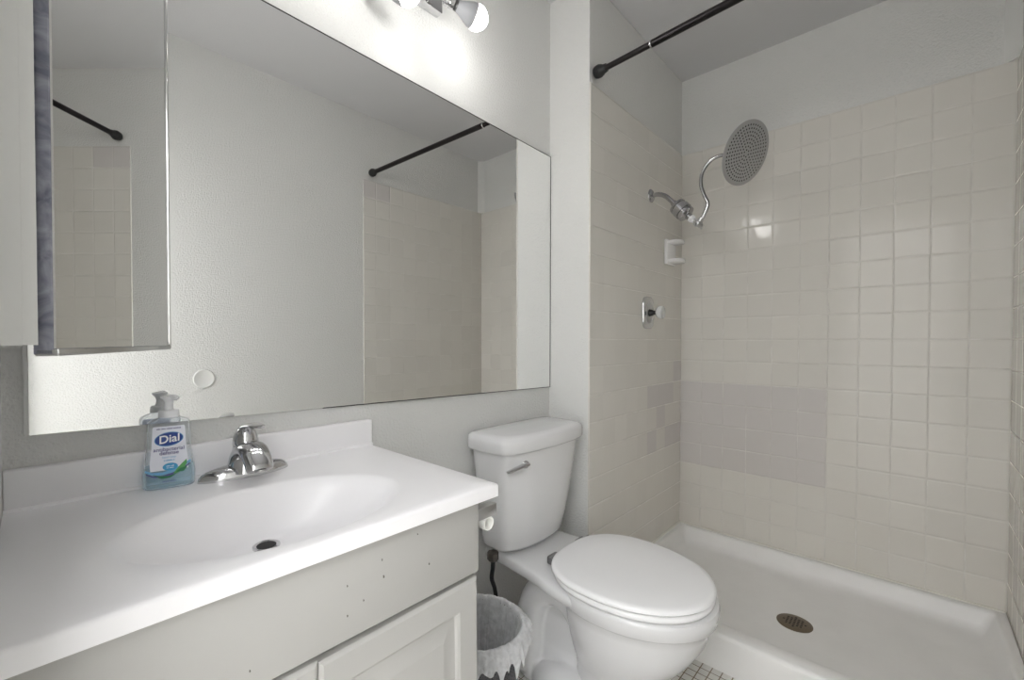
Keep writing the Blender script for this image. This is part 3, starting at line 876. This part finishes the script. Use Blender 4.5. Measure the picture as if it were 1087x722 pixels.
g.l(g.m('MULTIPLY', g.m('SUBTRACT', 1, dot), .55), bb.inputs['Metallic'])
b = B()
lathe(b, (0, 0, -.010), (0, 0, 1), [(0, .02), (.002, .09), (.0045, .121), (.0065, .1235), (.0085, .1235), (.0103, .1205), (.0105, .0)], 72)
o = obj('head_disc', b, HEADM, sh, local=True)
q = Vector((0, 0, 1)).rotation_difference(hn)
o.rotation_mode = 'QUATERNION'; o.rotation_quaternion = q; o.location = HC-sh.location
b = B()
lathe(b, HC-hn*.034, hn, [(0, .009), (.004, .0125), (.016, .0125), (.024, .022)], 24)
obj('ball_joint', b, CHROME2, sh)

vv = thing('shower_valve', 'chrome shower valve plate with round acrylic knob', 'shower valve', (2.012, YS, 1.222))
b = B()
PZ = 1.222
loft(b, [[Vector((p.x, YS-d, p.y)) for p in rrect(2.012-hw, 2.012+hw, PZ-hh, PZ+hh, 0, 4.2, 56)] for d, hw, hh in ((.0003, .054, .074), (.006, .054, .074), (.0095, .050, .070), (.0105, .044, .064))])
vp = obj('cover_plate', b, CHROME, vv, angle=50)
b = B()
loft(b, [[Vector((p.x, YS-d, p.y)) for p in rrect(2.012-hw, 2.012+hw, PZ-hh, PZ+hh, 0, 2.2, 40)] for d, hw, hh in ((.0100, .034, .048), (.0112, .034, .048), (.0116, .031, .045))])
obj('raised_ring', b, mat('pitted_chrome', (.5, .5, .5, 1), .3, 1), vp)
b = B()
lathe(b, (2.012, YS-.011, PZ), (0, -1, 0), [(0, .017), (.012, .014), (.02, .009), (.04, .009)], 20)
obj('stem', b, RUBBER, vv)
b = B()
lathe(b, (2.012, YS-.042, PZ), (0, -1, 0), [(0, .012), (.004, .020), (.014, .028), (.026, .030), (.032, .028), (.034, .022), (.036, .0)], 10)
kb = obj('knob', b, mat('acrylic_knob', srgb(206, 208, 208), .12, 0, coat=.6), vv, angle=30); kb['label'] = 'faceted clear acrylic knob'

sd = thing('soap_dish', 'white ceramic soap dish mounted on the tiles below the shower head', 'soap dish', (2.255, YS, 1.535))
b = B()
D0, D1, DZ0, DZ1 = 2.199, 2.311, 1.472, 1.596
box(b, (D0, YS-.016, DZ0), (D1, YS-.0003, DZ1), .005, 3)
obj('back_plate', b, CERAM, sd)
def shelf(z0, z1, dep, hole):
    b = B()
    pts = [Vector((D0+.006, YS-.012, 0)), Vector((D1-.006, YS-.012, 0))]
    arc = [Vector(((D0+D1)/2+.050*math.copysign(abs(math.cos(a))**.7, math.cos(a)), YS-.016-dep*abs(math.sin(a))**.7, 0)) for a in [PI*i/20 for i in range(21)]]
    ring = [pts[0]]+arc[::-1]+[pts[1]]
    def sc_(s, z): 
        c = Vector(((D0+D1)/2, YS-.02, 0)); return [Vector((c.x+(p.x-c.x)*s, c.y+(p.y-c.y)*s if p.y < YS-.013 else p.y, z)) for p in ring]
    loft(b, [sc_(.93, z0), sc_(1, z0+.003), sc_(1, z1-.003), sc_(.96, z1), sc_(.8, z1-.001), sc_(.7, z1-hole)])
    return b
obj('lower_shelf', shelf(1.478, 1.496, .062, .006), CERAM, sd, angle=50)
obj('upper_shelf', shelf(1.574, 1.588, .058, .004), CERAM, sd, angle=50)

# ------------------------------------------------------------------ shower curtain rod
ra, rb_ = Vector((1.538, YS-.0005, 2.119)), Vector((1.472, -W+.0005, 2.119))
rd = (rb_-ra).normalized(); RL = (rb_-ra).length
rod = thing('curtain_rod', 'dark bronze tension rod across the shower opening', 'curtain rod', (ra+rb_)/2)
b = B(); lathe(b, ra, rd, [(.02, .0105), (.30, .0105)], 24); obj('inner_tube', b, ROD, rod)
b = B(); lathe(b, ra, rd, [(.225, .0105), (.226, .0128), (RL-.02, .0128)], 24); obj('outer_tube', b, ROD, rod)
b = B(); lathe(b, ra, rd, [(.2205, .0106), (.2208, .0132), (.226, .0132), (.2262, .0125)], 24); o = obj('joint_ring', b, CHROME, rod); o['label'] = 'thin pale ring where the tubes meet'
for p, d in ((ra, rd), (rb_, -rd)):
    b = B(); lathe(b, p, d, [(0, .020), (.006, .0225), (.014, .0235), (.020, .0235), (.022, .0215), (.028, .021), (.034, .0165), (.048, .0145), (.049, .0)], 28)
    obj('end_cap', b, RUBBER, rod)

# ------------------------------------------------------------------ vanity light above the mirror
lt = thing('vanity_light', 'chrome bar light with bare LED bulbs above the mirror', 'wall light', (.56, -.0005, 2.15))
b = B()
box(b, (.18, -.030, 2.092), (.907, -.0005, 2.195), .004, 2)
obj('mounting_bar', b, CHROME, lt)
HOUS = mat('bulb_housing_plastic', srgb(150, 151, 154), .4)
GLOW = bpy.data.materials.new('lit_bulb_dome'); GLOW.use_nodes = True
pb = GLOW.node_tree.nodes['Principled BSDF']
pb.inputs['Base Color'].default_value = (.9, .9, .9, 1)
pb.inputs['Emission Color'].default_value = (1, .985, .965, 1); pb.inputs['Emission Strength'].default_value = BULB
V_ = Vector
BULBS = [(V_((.275, -.03, 2.112)), V_((.285, -.120, 2.075)), V_((.330, -.150, 2.061))), (V_((.478, -.03, 2.112)), V_((.485, -.120, 2.075)), V_((.530, -.150, 2.061))),
         (V_((.668, -.03, 2.108)), V_((.672, -.075, 2.010)), V_((.703, -.118, 1.996))), (V_((.850, -.03, 2.112)), V_((.866, -.140, 2.0375)), V_((.918, -.157, 2.0255)))]
for s0, r0, dc in BULBS:
    d = (dc-r0).normalized()
    b = B()
    lathe(b, s0+V_((0, .006, 0)), (0, -1, 0), [(0, .024), (.008, .022), (.012, .012)], 24)
    tube(b, [s0, s0+V_((0, -.018, -.004)), r0-d*.055, r0-d*.034], .0085, 12, 4)
    lathe(b, r0-d*.040, d, [(0, .010), (.003, .0165), (.012, .0175), (.013, .0155), (.017, .0155), (.018, .0175), (.030, .0175), (.032, .015)], 24)
    obj('socket', b, CHROME, lt)
    b = B()
    lathe(b, r0-d*.010, d, [(0, .0150), (.005, .0152), (.006, .0135), (.008, .0152), (.013, .0152), (.014, .0150)], 24)
    obj('bulb_collar', b, mat('dark_bulb_collar', (.12, .12, .12, 1), .4, .5), lt)
    b = B()
    lathe(b, r0, d, [(0, .0155), (.006, .0165), (.016, .020), (.03, .0260), (.044, .0312), (.054, .0328)], 32, True, False)
    obj('bulb_housing', b, HOUS, lt, angle=50)
    b = B()
    lathe(b, r0+d*.054, d, [(0, .0328), (.008, .0330), (.018, .0316), (.028, .0268), (.036, .0190), (.041, .010), (.0425, .0)], 32, True, True)
    obj('bulb_dome', b, GLOW, lt, angle=60)
